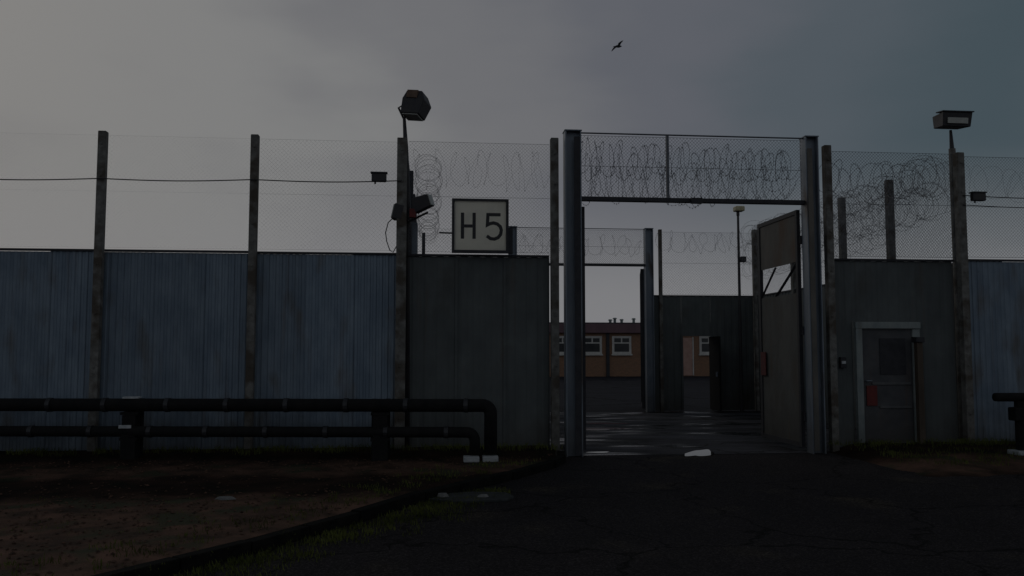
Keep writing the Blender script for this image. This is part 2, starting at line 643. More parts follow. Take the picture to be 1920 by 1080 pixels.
def razor(p0, p1, r=0.33, turn=0.2, wr=0.0024, seed=1, flat=1.0, barb=0.03):
    rnd = random.Random(seed)
    p0, p1 = Vector(p0), Vector(p1)
    d = (p1 - p0)
    ln = d.length
    d.normalize()
    u = Vector((0, 0, 1))
    v = d.cross(u).normalized()
    turns = int(ln / turn)
    seg = 22
    pts = []
    ph = [rnd.uniform(-1, 1) for _ in range(turns + 2)]
    px_ = [rnd.uniform(-1, 1) * turn * 0.9 for _ in range(turns + 2)]
    pz_ = [rnd.gauss(0, 0.055) for _ in range(turns + 2)]
    for i in range(turns * seg + 1):
        t_ = i / seg
        k = int(t_)
        f_ = t_ - k
        ra = r * (1 + 0.22 * (ph[k] * (1 - f_) + ph[k + 1] * f_))
        an = 2 * math.pi * t_
        jx, jz = (px_[k] * (1 - f_) + px_[k + 1] * f_), (pz_[k] * (1 - f_) + pz_[k + 1] * f_)
        # adjacent loops lean alternately, as clipped razor tape does
        lean = 0.30 * turn * math.sin(an * 1.5 + ph[k])
        c = p0 + d * (ln * t_ / turns + lean + jx * math.sin(an * 0.5 + 1)) + u * (math.sin(an) * ra + jz - 0.06 * math.sin(math.pi * t_ / turns)) + v * math.cos(an) * ra * flat
        pts.append(c)
    mb = MB()
    mb.tube(pts, wr, 3, caps=False)
    for i in range(1, len(pts) - 1):
        c = pts[i]
        tg = (pts[i + 1] - pts[i - 1]).normalized()
        sd_ = tg.cross(d).normalized()
        mb.add([c - tg * barb * 0.7 + sd_ * barb, c + tg * barb * 0.7 + sd_ * barb * 0.6, c + tg * barb * 0.7 - sd_ * barb, c - tg * barb * 0.7 - sd_ * barb * 0.6,
                c + d * 0.004, c - d * 0.004],
               [(0, 4, 2, 5), (1, 4, 3, 5)])
    return mb


def concrete_post(x, y, z0=0.0, z1=5.0, w_=0.14, m='post', parent=None):
    mb = MB()
    mb.box(x - w_ / 2, x + w_ / 2, y - w_ / 2, y + w_ / 2, z0, z1 - 0.012)
    mb.add([(x + a_ * w_ / 2, y + b_ * w_ / 2, z1 - 0.012) for a_, b_ in ((-1, -1), (1, -1), (1, 1), (-1, 1))] +
           [(x + a_ * w_ / 2.15, y + b_ * w_ / 2.15, z1) for a_, b_ in ((-1, -1), (1, -1), (1, 1), (-1, 1))],
           [(0, 1, 5, 4), (1, 2, 6, 5), (2, 3, 7, 6), (3, 0, 4, 7), (4, 5, 6, 7)])
    # bolts that hold the sheets
    for z in (0.6, 1.4, 2.2, 2.95, 3.6, 4.3, 4.8):
        if z0 < z < z1:
            mb.box(x - 0.015, x + 0.015, y - w_ / 2 - 0.015, y - w_ / 2, z - 0.015, z + 0.015)
    return mb.build('post', M[m], parent, bevel=0.006)


def hbeam(x0, x1, y0, y1, z0, z1, name, m, parent, tf=0.018, tw=0.012):
    """Upright H section with its flanges to left and right."""
    mb = MB()
    mb.box(x0, x0 + tf, y0, y1, z0, z1)
    mb.box(x1 - tf, x1, y0, y1, z0, z1)
    ym = (y0 + y1) / 2
    mb.box(x0 + tf, x1 - tf, ym - tw / 2, ym + tw / 2, z0, z1)
    mb.box(x0 - 0.01, x1 + 0.01, y0 - 0.01, y1 + 0.01, z1, z1 + 0.015)
    return mb.build(name, M[m], parent)


# ------------------------------------------------------------------ ground
g = MB()
xs = [-400, -60, -20, 0, 20, 60, 400]
for i in range(6):
    for j in range(6):
        g.add([(xs[i], xs[j], 0), (xs[i + 1], xs[j], 0), (xs[i + 1], xs[j + 1], 0), (xs[i], xs[j + 1], 0)], [(0, 1, 2, 3)])
struct(g.build('ground', M['asphalt']))
g = MB().add([(-0.25, 0.02, 0.004), (8.85, 0.02, 0.004), (8.85, 9.25, 0.004), (-0.25, 9.25, 0.004),
              (2.42, -0.12, 0.004), (6.14, -0.12, 0.004), (6.3, 0.02, 0.004), (2.3, 0.02, 0.004)], [(0, 1, 2, 3), (4, 5, 6, 7)])
struct(g.build('yard_floor', M['concrete_yard']))
g = MB().add([(-40, 9.3, 0.004), (80, 9.3, 0.004), (80, 39.9, 0.004), (-40, 39.9, 0.004)], [(0, 1, 2, 3)])
struct(g.build('road', M['far_asphalt']))


def puddle(cx, cy, rx, ry, seed, z=0.009, skew=0.0):
    rnd = random.Random(seed)
    ph = [rnd.uniform(0, 6.28) for _ in range(4)]
    vs = []
    for i in range(40):
        t_ = i / 40 * 2 * math.pi
        k = 1 + 0.22 * math.sin(2 * t_ + ph[0]) + 0.15 * math.sin(3 * t_ + ph[1]) + 0.08 * math.sin(5 * t_ + ph[2])
        x_, y_ = rx * k * math.cos(t_), ry * k * math.sin(t_)
        vs.append((cx + x_ + skew * y_, cy + y_, z))
    o = MB().add(vs, [tuple(range(40))]).build('puddle', M['water'])
    return struct(o)


puddle(4.35, -0.02, 0.19, 0.50, 3, skew=0.45)
puddle(3.55, 4.3, 0.55, 0.35, 4)
puddle(4.0, 5.6, 0.45, 0.22, 9)
puddle(2.75, 0.25, 0.22, 0.07, 6)


def in_poly(x, y, poly):
    c = False
    for i in range(len(poly)):
        x1, y1 = poly[i]
        x2, y2 = poly[i - 1]
        if (y1 > y) != (y2 > y) and x < (x2 - x1) * (y - y1) / (y2 - y1) + x1:
            c = not c
    return c


KERB = [(-9.0, -16.0), (-5.2, -11.6), (-3.4, -9.1), (-2.26, -7.35), (-1.45, -6.25), (-0.68, -5.05), (-0.05, -3.95), (0.35, -3.4), (1.05, -2.5), (1.75, -1.45),
        (1.98, -0.9), (2.06, -0.35)]


def kx(y):
    for (xa, ya), (xb, yb) in zip(KERB, KERB[1:]):
        if ya <= y <= yb:
            return xa + (xb - xa) * (y - ya) / (yb - ya)
    return KERB[-1][0] if y > KERB[-1][1] else KERB[0][0]


from mathutils import noise as mn
# left verge: rows across, each running from the far left to the kerb
vs, fs = [], []
ROWS, COLS = 90, 110
for i in range(ROWS + 1):
    y = -16 + i / ROWS * 15.99
    xr = kx(y) - 0.10 if y < -0.35 else 2.0
    for j in range(COLS + 1):
        t_ = (j / COLS) ** 0.6
        x = -26 + t_ * (xr + 26)
        z = 0.105 + 0.018 * mn.noise(Vector((x * 1.3, y * 1.3, 0))) + 0.012 * mn.noise(Vector((x * 5, y * 5, 3)))
        z += 0.05 * max(0, min(1, (y + 1.2) / 1.0))
        if j == COLS:
            z = 0.095
        vs.append((x, y, z))
for i in range(ROWS):
    for j in range(COLS):
        a_ = i * (COLS + 1) + j
        fs.append((a_, a_ + 1, a_ + COLS + 2, a_ + COLS + 1))
struct(MB().add(vs, fs).build('verge', M['verge'], smooth=True))
# right verge
vs, fs = [], []
for i in range(31):
    y = -2.9 + i / 30 * 2.88
    for j in range(81):
        x = 6.45 + j / 80 * 16
        e_ = min(1, (y + 2.9 - 0.35 * abs(mn.noise(Vector((x * 1.1, 0, 2))))) / 1.1, (x - 6.45 - 0.3 * abs(mn.noise(Vector((0, y * 1.5, 5))))) / 0.5)
        z = -0.006 + (0.11 + 0.02 * mn.noise(Vector((x * 2, y * 2, 7))) + 0.04 * max(0, min(1, y + 1))) * max(0, e_)
        vs.append((x, y, z))
for i in range(30):
    for j in range(80):
        a_ = i * 81 + j
        fs.append((a_, a_ + 1, a_ + 82, a_ + 81))
struct(MB().add(vs, fs).build('grass_bank', M['verge'], smooth=True))

# kerb stones laid along the verge
kb = MB()
for (xa, ya), (xb, yb) in zip(KERB, KERB[1:]):
    A, B = Vector((xa, ya, 0)), Vector((xb, yb, 0))
    ln = (B - A).length
    k = max(1, round(ln / 0.9))
    d = (B - A).normalized()
    ang = math.atan2(d.y, d.x)
    for i in range(k):
        c = A + d * (ln * (i + 0.5) / k)
        mtx = Matrix.Translation((c.x, c.y, random.uniform(-0.008, 0.008))) @ Matrix.Rotation(ang + random.uniform(-.012, .012), 4, 'Z')
        hl = ln / k / 2 - 0.006
        kb.box(-hl, hl, -0.05, 0.07, -0.05, 0.108, mtx)
struct(kb.build('kerb', M['kerb'], bevel=0.012))

# slab and rubble at the corner of the kerb
slab = MB()
pa = [(-0.02, -3.92), (0.35, -4.13), (0.86, -4.06), (0.97, -3.86), (0.90, -3.58), (0.55, -3.50), (0.28, -3.56)]
k = len(pa)
slab.add([(x, y, 0.002) for x, y in pa] + [(x, y, 0.026) for x, y in pa], [tuple(range(k, 2 * k))] + [(i, (i + 1) % k, k + (i + 1) % k, k + i) for i in range(k)])
struct(slab.build('concrete_apron', M['apron'], bevel=0.01))

# chips, dead leaves and gravel scattered over the verge
rnd = random.Random(11)
st_ = MB()
cnt = 0
while cnt < 5200:
    y = -10 + 9.6 * rnd.random() ** 0.8
    x = rnd.uniform(-8, kx(y) - 0.15)
    if rnd.random() < (0.65 if -3.9 < y < -2.3 else 0.0):
        continue
    r_ = rnd.uniform(0.008, 0.026)
    q = Matrix.Rotation(rnd.uniform(0, 6.28), 3, 'Z')
    c = Vector((x, y, 0.112 + 0.018 * mn.noise(Vector((x * 1.3, y * 1.3, 0)))))
    pv = [q @ Vector((r_ * a_, r_ * b_ * rnd.uniform(.5, 1), c_ * r_ * rnd.uniform(.2, .6))) for a_, b_, c_ in
          ((-1, 0, 0), (0, -1, 0.2), (1, 0, 0), (0, 1, 0.1), (0, 0, 1.2), (0, 0, -.6))]
    st_.add([p + c for p in pv], [(0, 1, 4), (1, 2, 4), (2, 3, 4), (3, 0, 4), (1, 0, 5), (2, 1, 5), (3, 2, 5), (0, 3, 5)])
    cnt += 1
o = st_.build('gravel', M['stone'])
o['kind'] = 'stuff'
tag(o, 'reddish chips and dead leaves scattered over the brown verge', 'gravel')

gr = MB()


def blades(cx, cy, z, n_, spread, h_):
    for _ in range(n_):
        x, y = cx + rnd.gauss(0, spread), cy + rnd.gauss(0, spread)
        a_ = rnd.uniform(0, 6.28)
        hh = h_ * rnd.uniform(0.5, 1.2)
        wv = Vector((math.cos(a_), math.sin(a_), 0)) * 0.004
        ln_ = Vector((math.cos(a_ + 1.4), math.sin(a_ + 1.4), 0)) * hh * rnd.uniform(0.1, 0.7)
        b0 = Vector((x, y, z))
        gr.add([b0 - wv, b0 + wv, b0 + ln_ * .5 + Vector((0, 0, hh * .7)) + wv * .6, b0 + ln_ + Vector((0, 0, hh))], [(0, 1, 2), (0, 2, 3)])


for i in range(420):                                   # gutter grass on the road side of the kerb
    y = rnd.uniform(-9.5, -3.3)
    blades(kx(y) + 0.12 + abs(rnd.gauss(0, 0.28)), y, 0.0, 12, 0.05, 0.045)
for i in range(170):                                   # verge edge
    y = rnd.uniform(-9, -1.5)
    blades(kx(y) - 0.2 - abs(rnd.gauss(0, 0.4)), y, 0.11, 9, 0.05, 0.05)
for i in range(330):                                   # foot of the fences
    x = rnd.uniform(-9, 2.0) if rnd.random() < .6 else rnd.uniform(6.5, 13)
    blades(x, -0.14 - abs(rnd.gauss(0, .22)), 0.14, 12, 0.06, 0.085)
for i in range(200):
    blades(rnd.uniform(6.6, 12), rnd.uniform(-2.6, -.3), 0.11, 10, 0.08, 0.06)
for i in range(160):
    blades(rnd.uniform(-8, -1), rnd.uniform(-8, -4), 0.11, 8, 0.07, 0.018)
o = gr.build('grass', M['moss'])
o['kind'] = 'stuff'
tag(o, 'thin mossy grass along the kerb and the foot of the fences', 'grass')

def sheets(x0, x1, top, f_):
    k = 3
    for j in range(k):
        a_, b_ = x0 + (x1 - x0) * j / k, x0 + (x1 - x0) * (j + 1) / k
        b_ += 0.03 if j < k - 1 else 0
        yy = 0.06 - 0.006 * (j % 2)
        mb = corrugated(a_, b_, 0.02 + random.uniform(0, 0.02), top - random.uniform(0.0, 0.012), yy)
        for z in (0.35, 1.25, 2.15, 2.98):
            x = a_ + 0.065
            while x < b_ - 0.03:
                mb.box(x - 0.009, x + 0.009, yy - 0.023, yy - 0.0135, z - 0.009, z + 0.009)
                x += 0.30
        mb.build('corrugated_sheet', M['galv'], f_)


# ------------------------------------------------------------------ outer fence, left run
WT = 3.155
f = thing('perimeter_fence', 'long blue-grey corrugated steel fence with tall concrete posts left of the gate', 'fence', (-7.5, 0, 0))
px = [-0.43 - 2.275 * i for i in range(0, 9)]
for i, x in enumerate(px):
    concrete_post(x, -0.07, 0.0, 5.0, 0.118 if i else 0.155, parent=f)
for i in range(8):
    x1, x0 = px[i], px[i + 1]
    top = WT + random.uniform(-0.012, 0.012)
    sheets(x0 + 0.002, x1 - 0.002, top, f)
    MB().box(x0 + 0.01, x1 - 0.01, 0.018, 0.075, top + 0.001, top + 0.035).build('capping_rail', M['steel_dark'], f, bevel=0.004)
    mesh_wires(x0 + 0.075, x1 - 0.075, WT + 0.06, 4.95, -0.03, 0.045, 0.0003 if i > 1 else (0.0004 if i else 0.0007)).build('mesh_panel', M['wire'], f)

# outer fence, dark screen between the lamp post and the gate
f = thing('screen_fence', 'dark grey flat steel screen fence under the white lettered sign', 'fence', (0.8, 0, 0))
for x0, x1 in ((-0.33, 0.441), (0.441, 1.211), (1.211, 1.935)):
    corrugated(x0, x1, 0.02, WT - 0.015, 0.075, pitch=0.19, depth=0.010).build('steel_sheet', M['galv_dark'], f)
for x in (0.441, 1.211):
    jb = MB().box(x - 0.022, x + 0.022, 0.052, 0.0645, 0.03, 3.12)
    for z in [0.2 + 0.36 * q_ for q_ in range(9)]:
        jb.box(x - 0.009, x + 0.009, 0.044, 0.0515, z - 0.009, z + 0.009)
    jb.build('cover_strip', M['galv_dark'], f)
MB().box(-0.33, 1.93, 0.03, 0.09, WT - 0.013, WT + 0.022).build('capping_rail', M['steel_dark'], f, bevel=0.004)
concrete_post(2.0, -0.075, 0.0, 5.06, 0.125, parent=f)
mesh_wires(-0.33, 1.93, WT + 0.05, 4.97, -0.02, 0.04, 0.0014).build('mesh_panel', M['wire'], f)

# outer fence, dark section with the door
f = thing('screen_fence', 'dark grey steel screen fence with a door in it, right of the gate', 'fence', (7.7, 0, 0))
concrete_post(6.575, -0.075, 0.0, 5.05, 0.12, parent=f)
for x0, x1, z0 in ((6.64, 7.01, 0.02), (7.012, 8.15, 2.125), (8.152, 8.80, 0.02)):
    corrugated(x0, x1, z0, WT - 0.015, 0.075, pitch=0.19, depth=0.010).build('steel_sheet', M['galv_dark'], f)
MB().box(6.64, 8.83, 0.03, 0.09, WT - 0.013, WT + 0.022).build('capping_rail', M['steel_dark'], f, bevel=0.004)
mesh_wires(6.64, 8.83, WT + 0.05, 4.97, -0.02, 0.04, 0.0026).build('mesh_panel', M['wire'], f)
MB().box(7.02, 7.13, -0.03, 0.05, 0.02, 2.01).box(8.02, 8.15, 0.0, 0.05, 0.02, 2.01).box(7.02, 8.15, -0.03, 0.05, 2.012, 2.12).build('door_frame', M['light_frame'], f, bevel=0.006)
dr = MB().box(7.135, 8.015, 0.03, 0.07, 0.14, 2.005).build('door', M['door'], f, bevel=0.004)
MB().box(7.30, 7.97, 0.005, 0.028, 1.085, 1.125).build('rail', M['door_rail'], dr)
MB().box(7.42, 7.97, 0.005, 0.028, 0.70, 0.735).build('rail', M['door_rail'], dr)
MB().box(7.45, 7.9, 0.018, 0.029, 1.25, 1.85).build('vision_panel', M['steel_dark'], dr)
MB().tube([(7.19, 0.02, 1.15), (7.19, -0.02, 1.15), (7.28, -0.02, 1.15)], 0.011, 8).build('handle', M['steel'], dr)

# outer fence, right run
f = thing('perimeter_fence', 'blue-grey corrugated steel fence at the far right beyond the dark door section', 'fence', (12, 0, 0))
rx = [8.90 + 2.32 * i for i in range(6)]
for x in rx:
    concrete_post(x, -0.075, 0.0, 4.98, 0.13, parent=f)
for i in range(5):
    sheets(rx[i] + 0.002, rx[i + 1] - 0.002, WT, f)
    MB().box(rx[i] + 0.01, rx[i + 1] - 0.01, 0.018, 0.075, WT + 0.001, WT + 0.035).build('capping_rail', M['steel_dark'], f, bevel=0.004)
    mesh_wires(rx[i] + 0.07, rx[i + 1] - 0.07, WT + 0.06, 4.93, -0.03, 0.04, 0.0020).build('mesh_panel', M['wire'], f)

# ------------------------------------------------------------------ side fences of the lock yard and the inner fence
for X, lab, sg in ((-0.36, 'side fence of the lock yard running back behind the left lamp post', 1),
                   (9.02, 'side fence of the lock yard running back behind the right lamp post', -1)):
    f = thing('side_fence', lab, 'fence', (X, 4.7, 0))
    PY = [0, 2.4, 4.8, 7.2, 9.3] if sg > 0 else [0, 2.33, 4.27, 6.8, 9.3]
    for k in range(1, 4):
        concrete_post(X, PY[k], 0.0, 5.0, 0.13, parent=f, m='steel_dark' if sg > 0 else 'post')
    for k in range(4):
        y0, y1 = (0.10 if k == 0 else PY[k] + 0.07), (PY[k + 1] - 0.07 if k < 3 else 9.18)
        corrugated(y0, y1, 0.02, 3.12, X, pitch=0.19, depth=0.014, along='y').build('steel_sheet', M['galv_dark'], f)
        mesh_wires(y0, y1, 3.16, 4.95, X, 0.05, 0.0016, along='y').build('mesh_panel', M['wire'], f)
    MB().box(X - 0.03, X + 0.03, 0.10, 9.18, 3.122, 3.155).build('capping_rail', M['steel_dark'], f)

f = thing('inner_fence', 'dark steel fence across the back of the lock yard with an open doorway', 'fence', (7.5, 9.3, 0))
for x0, x1, z0 in ((6.085, 6.90, 0.02), (6.902, 7.72, 2.04), (7.722, 8.94, 0.02)):
    corrugated(x0, x1, z0, 3.12, 9.33, pitch=0.19, depth=0.012).build('steel_sheet', M['galv_dark'], f)
MB().box(6.085, 8.94, 9.302, 9.35, 3.122, 3.16).build('capping_rail', M['steel_dark'], f)
concrete_post(6.31, 9.25, 0, 4.96, 0.09, parent=f)
concrete_post(9.02, 9.30, 0, 5.0, 0.14, parent=f)
mesh_wires(6.36, 8.94, 3.18, 4.9, 9.3, 0.055, 0.0016).build('mesh_panel', M['wire'], f)
MB().box(6.87, 6.92, 9.25, 9.31, 0.02, 2.08).box(7.70, 7.75, 9.25, 9.31, 0.02, 2.08).box(6.92, 7.70, 9.25, 9.31, 2.04, 2.08).build('door_frame', M['galv_dark'], f)
lf = MB().box(7.64, 7.69, 8.45, 9.24, 0.06, 2.02).build('door_leaf', M['black'], f)
MB().box(7.60, 7.639, 8.56, 8.60, 0.95, 1.08).build('handle', M['steel'], lf)

f = thing('inner_fence', 'back fence of the lock yard seen over the screen fence under the sign', 'fence', (0.8, 9.3, 0))
corrugated(-0.36, 2.0, 0.02, 3.12, 9.33, pitch=0.19, depth=0.012).build('steel_sheet', M['galv_dark'], f)
mesh_wires(-0.30, 2.0, 3.16, 4.9, 9.3, 0.055, 0.0013).build('mesh_panel', M['wire'], f)
concrete_post(-0.14, 9.25, 0, 4.78, 0.09, m='steel_dark', parent=f)

# ------------------------------------------------------------------ gates


def gate(lab, y, xl, xr, wl, wr_, zt, zb, closed, leafmat):
    t_ = thing('prison_gate', lab, 'gate', ((xl + xr) / 2, y, 0))
    hbeam(xl - wl, xl, y - 0.11, y + 0.11, 0, zt, 'pillar', 'steel', t_)
    hbeam(xr, xr + wr_, y - 0.11, y + 0.11, 0, zt, 'pillar', 'steel', t_)
    MB().box(xl + 0.002, xr - 0.002, y - 0.05, y + 0.05, zb, zb + 0.065).build('header_beam', M['steel_dark'], t_, bevel=0.004)
    xm = xl + (xr - xl) * 0.385
    MB().box(xm - 0.020, xm + 0.020, y - 0.03, y + 0.03, zb + 0.067, zt - 0.02).build('mullion', M['wire'], t_)
    MB().box(xl + 0.002, xr - 0.002, y - 0.02, y + 0.02, zt - 0.015, zt).build('top_rail', M['wire'], t_)
    mesh_wires(xl + 0.01, xr - 0.01, zb + 0.08, zt - 0.04, y + 0.035, 0.04, 0.0022).build('mesh_panel', M['wire'], t_)
    return t_


og = gate('tall steel outer gate with its leaves folded inwards and a mesh panel over the opening', -0.15, 2.41, 6.13, 0.26, 0.22, 5.15, 4.035, False, None)


def leaf(t_, X, y0, y1, zt, detail=True, local=None):
    """Open leaf lying in the plane x = X from its hinge y0 to its free end y1."""
    fr = MB()
    w_ = 0.07
    fr.box(X - 0.03, X + 0.03, y0, y0 + w_, 0.08, zt)
    fr.box(X - 0.03, X + 0.03, y1 - 0.09, y1, 0.08, zt)
    fr.box(X - 0.028, X + 0.028, y0 + w_, y1 - 0.09, zt - 0.07, zt)
    fr.box(X - 0.028, X + 0.028, y0 + w_, y1 - 0.09, 0.08, 0.15)
    if local:
        mt_ = Matrix.Translation((local[0], local[1], 0)) @ Matrix.Rotation(local[2], 4, 'Z')
        fr.v = [tuple(mt_ @ Vector((p[0] * 1.7, p[1], p[2]))) for p in fr.v]
        L_ = fr.build('gate_leaf', M['steel_dark'], t_)
        sh = MB().box(X - 0.012, X + 0.012, y0 + w_, y1 - 0.09, 0.15, zt - 0.07, mt_)
        sh.build('lower_sheet', M['steel_dark'], L_)
        return L_
    L_ = fr.build('gate_leaf', M['steel_dark'], t_)
    if detail:
        MB().box(X - 0.012, X + 0.012, y0 + w_, y1 - 0.09, 3.12, zt - 0.07).build('upper_sheet', M['rust_sheet'], L_)
        MB().box(X - 0.012, X + 0.012, y0 + w_, y1 - 0.09, 0.15, 2.60).build('lower_sheet', M['leaf_grey'], L_)
        bm_ = MB()
        bm_.tube([(X, y0 + w_, 3.10), (X, (y0 + y1) / 2 + .1, 2.60)], 0.028, 4)
        bm_.tube([(X, (y0 + y1) / 2 + .12, 3.10), (X, y1 - .1, 2.62)], 0.022, 4)
        bm_.build('brace', M['steel_dark'], L_)
        MB().box(X - 0.045, X - 0.031, y1 - 0.30, y1 - 0.08, 1.20, 1.62).build('red_plate', M['dull_red'], L_)
    else:
        MB().box(X - 0.012, X + 0.012, y0 + w_, y1 - 0.09, 0.15, zt - 0.07).build('lower_sheet', M['rust_sheet'], L_)
    return L_


leaf(og, 6.10, 0.02, 1.72, 3.98)
leaf(og, 2.475, 0.0, 1.70, 3.97, False)
MB().box(4.20, 4.38, -0.27, -0.202, 4.01, 4.10).build('header_lug', M['steel_dark'], og)
for z in (0.5, 1.9, 3.4):
    MB().box(6.10, 6.139, -0.035, 0.018, z, z + 0.14).build('hinge', M['steel_dark'], og)

ig = gate('inner steel gate across the far side of the lock yard', 9.2, 2.35, 5.86, 0.22, 0.22, 4.96, 3.93, False, None)
lv = leaf(ig, 0.0, 0.0, 1.67, 3.88, False, local=(5.83, 9.34, R(-13.4)))
leaf(ig, 2.42, 9.33, 11.0, 3.88, False)

MB().box(2.29, 2.385, -0.275, -0.262, 0.03, 5.05).build('pillar_tone_strip', M['steel_dark'], og)  # dark strip added to paint the shaded right half of the pillar
MB().box(6.15, 6.235, -0.275, -0.262, 0.05, 4.95).build('pillar_tone_strip', M['rust_sheet'], og)  # tan strip added to paint the brownish left face of the pillar

# ------------------------------------------------------------------ razor wire
RZ = 'razor wire coils on the fences'


def coil(lab, *a_, **k_):
    o_ = razor(*a_, **k_).build('razor_wire', M['tape'])
    tag(o_, lab, 'razor wire', RZ)


coil('upper razor wire coil behind the mesh over the gate opening', (2.45, 0.22, 4.86), (6.1, 0.22, 4.80), r=0.27, turn=0.10, seed=1, barb=0.024)
coil('lower razor wire coil behind the mesh over the gate opening', (2.45, 0.30, 4.42), (6.1, 0.30, 4.50), r=0.27, turn=0.13, seed=2, barb=0.022)
coil('razor wire coil on the mesh over the screen fence with the sign', (-0.3, 0.30, 4.62), (1.95, 0.30, 4.66), r=0.28, turn=0.16, seed=3, wr=0.0011, barb=0.009)
coil('razor wire coil on the mesh above the door section', (6.65, 0.30, 4.60), (8.75, 0.30, 4.60), r=0.30, turn=0.13, seed=4, wr=0.003, barb=0.022)
coil('topmost razor wire coil along the right side fence', (8.72, 0.3, 4.72), (8.72, 9.0, 4.72), r=0.30, turn=0.12, seed=5, barb=0.026)
coil('middle razor wire coil along the right side fence', (8.66, 0.3, 4.25), (8.66, 9.0, 4.25), r=0.30, turn=0.12, seed=6, barb=0.026)
coil('razor wire coil lying lowest along the right side fence', (8.66, 1.6, 3.85), (8.66, 9.0, 3.85), r=0.25, turn=0.19, seed=7, barb=0.018)
coil('razor wire coil along the inner fence beyond the yard lamp', (6.35, 9.55, 4.68), (8.9, 9.55, 4.68), r=0.25, turn=0.2, seed=8, wr=0.0025, barb=0.014)
coil('razor wire coil over the inner gate header', (2.4, 9.5, 4.55), (5.8, 9.5, 4.55), r=0.26, turn=0.2, seed=9, wr=0.0025, barb=0.014)
coil('razor wire coil along the left side fence behind the lamp post', (-0.02, 0.4, 4.66), (-0.02, 9.0, 4.66), r=0.22, turn=0.25, seed=10, wr=0.0025, barb=0.014)
coil('loose razor wire strand tangled low behind the mesh over the gate opening', (2.45, 0.40, 4.55), (6.1, 0.40, 4.62), r=0.34, turn=0.15, seed=21, wr=0.0018, barb=0.02)
coil('thin razor wire coil on the fence right of the right lamp post', (9.05, 0.28, 4.50), (17.5, 0.28, 4.50), r=0.30, turn=0.26, seed=12, wr=0.0015, barb=0.007)

# ------------------------------------------------------------------ detection cable with sensor boxes


def cable(name, lab, pts, r=0.006, m='lamp'):
    out_ = []
    for (a_, b_) in zip(pts, pts[1:]):
        a_, b_ = Vector(a_), Vector(b_)
        for i in range(10):
            t__ = i / 10
            p = a_.lerp(b_, t__)
            p.z -= 0.030 * math.sin(math.pi * t__)
            out_.append(p)
    out_.append(Vector(pts[-1]))
    return tag(MB().tube(out_, r, 6).build(name, M[m]), lab, 'cable')


cable('alarm_cable', 'thin alarm cable strung along the posts of the left fence', [(x, -0.16, 4.235 + 0.006 * x * 0 + (0.012 * (x + 6.4))) for x in reversed(px)], 0.009)
cable('alarm_cable', 'upper alarm cable strung along the right fence past the sensor box', [(x, -0.16, 4.24) for x in rx], 0.008)
cable('alarm_cable', 'lower alarm cable strung along the right fence', [(x, -0.15, 4.08) for x in rx], 0.007)


def sensor(x, z, lab):
    t__ = thing('sensor_box', lab, 'sensor', (x, -0.2, z), 'alarm sensor boxes on the fence cables')
    MB().box(x - 0.115, x + 0.115, -0.26, -0.17, z - 0.065, z + 0.065).build('housing', M['lamp'], t__, bevel=0.012)
    MB().box(x - 0.13, x + 0.13, -0.27, -0.16, z + 0.066, z + 0.085).build('cover', M['steel_dark'], t__)
    MB().tube([(x - 0.06, -0.215, z - 0.10), (x - 0.06, -0.215, z - 0.064)], 0.014, 8).build('gland', M['lamp'], t__)


sensor(-0.78, 4.335, 'small dark sensor box hanging on the cable left of the lamp post')
sensor(9.13, 4.205, 'small dark sensor box on the cable right of the right lamp post')

# ------------------------------------------------------------------ lamps
# left lamp: pole strapped behind the corner post, square head on top
t_ = thing('floodlight_mast', 'left lamp mast with a bulky dark square floodlight head above the corner post', 'lamp', (-0.36, 0.10, 0))
MB().tube([(-0.30, 0.12, 0.0), (-0.33, 0.12, 3.6), (-0.38, 0.10, 4.9), (-0.41, 0.08, 5.40)], [0.055, 0.055, 0.040, 0.024], 10).build('pole', M['lamp'], t_, smooth=True)
mt = Matrix.Translation((-0.225, 0.08, 5.585)) @ Matrix.Rotation(R(-25), 4, 'Z') @ Matrix.Rotation(R(8), 4, 'Y') @ Matrix.Rotation(R(-12), 4, 'X')
hd = MB()
hv = [(-.17, -.14, -.20), (.15, -.14, -.20), (.15, .14, -.20), (-.17, .14, -.20), (-.19, -.15, .05), (.20, -.15, .05), (.20, .17, .05), (-.19, .17, .05),
      (-.15, -.13, .20), (.12, -.13, .20), (.12, .12, .20), (-.15, .12, .20)]
hd.add([mt @ Vector(v_) for v_ in hv], [(3, 2, 1, 0), (0, 1, 5, 4), (1, 2, 6, 5), (2, 3, 7, 6), (3, 0, 4, 7), (4, 5, 9, 8), (5, 6, 10, 9), (6, 7, 11, 10), (7, 4, 8, 11), (8, 9, 10, 11)])
hd = hd.build('lamp_head', M['lamp'], t_, bevel=0.015)
MB().box(-.12, .07, -.165, -.12, .06, .19, mt).build('rusty_patch', M['lamp_rust'], hd)
MB().box(-.14, .13, -.12, .12, -.215, -.202, mt).build('lens', M['glass'], hd)
MB().tube([(-0.42, 0.08, 5.37), (-0.50, 0.05, 5.53), (-0.42, 0.03, 5.57)], 0.018, 6).build('bracket', M['lamp'], t_)

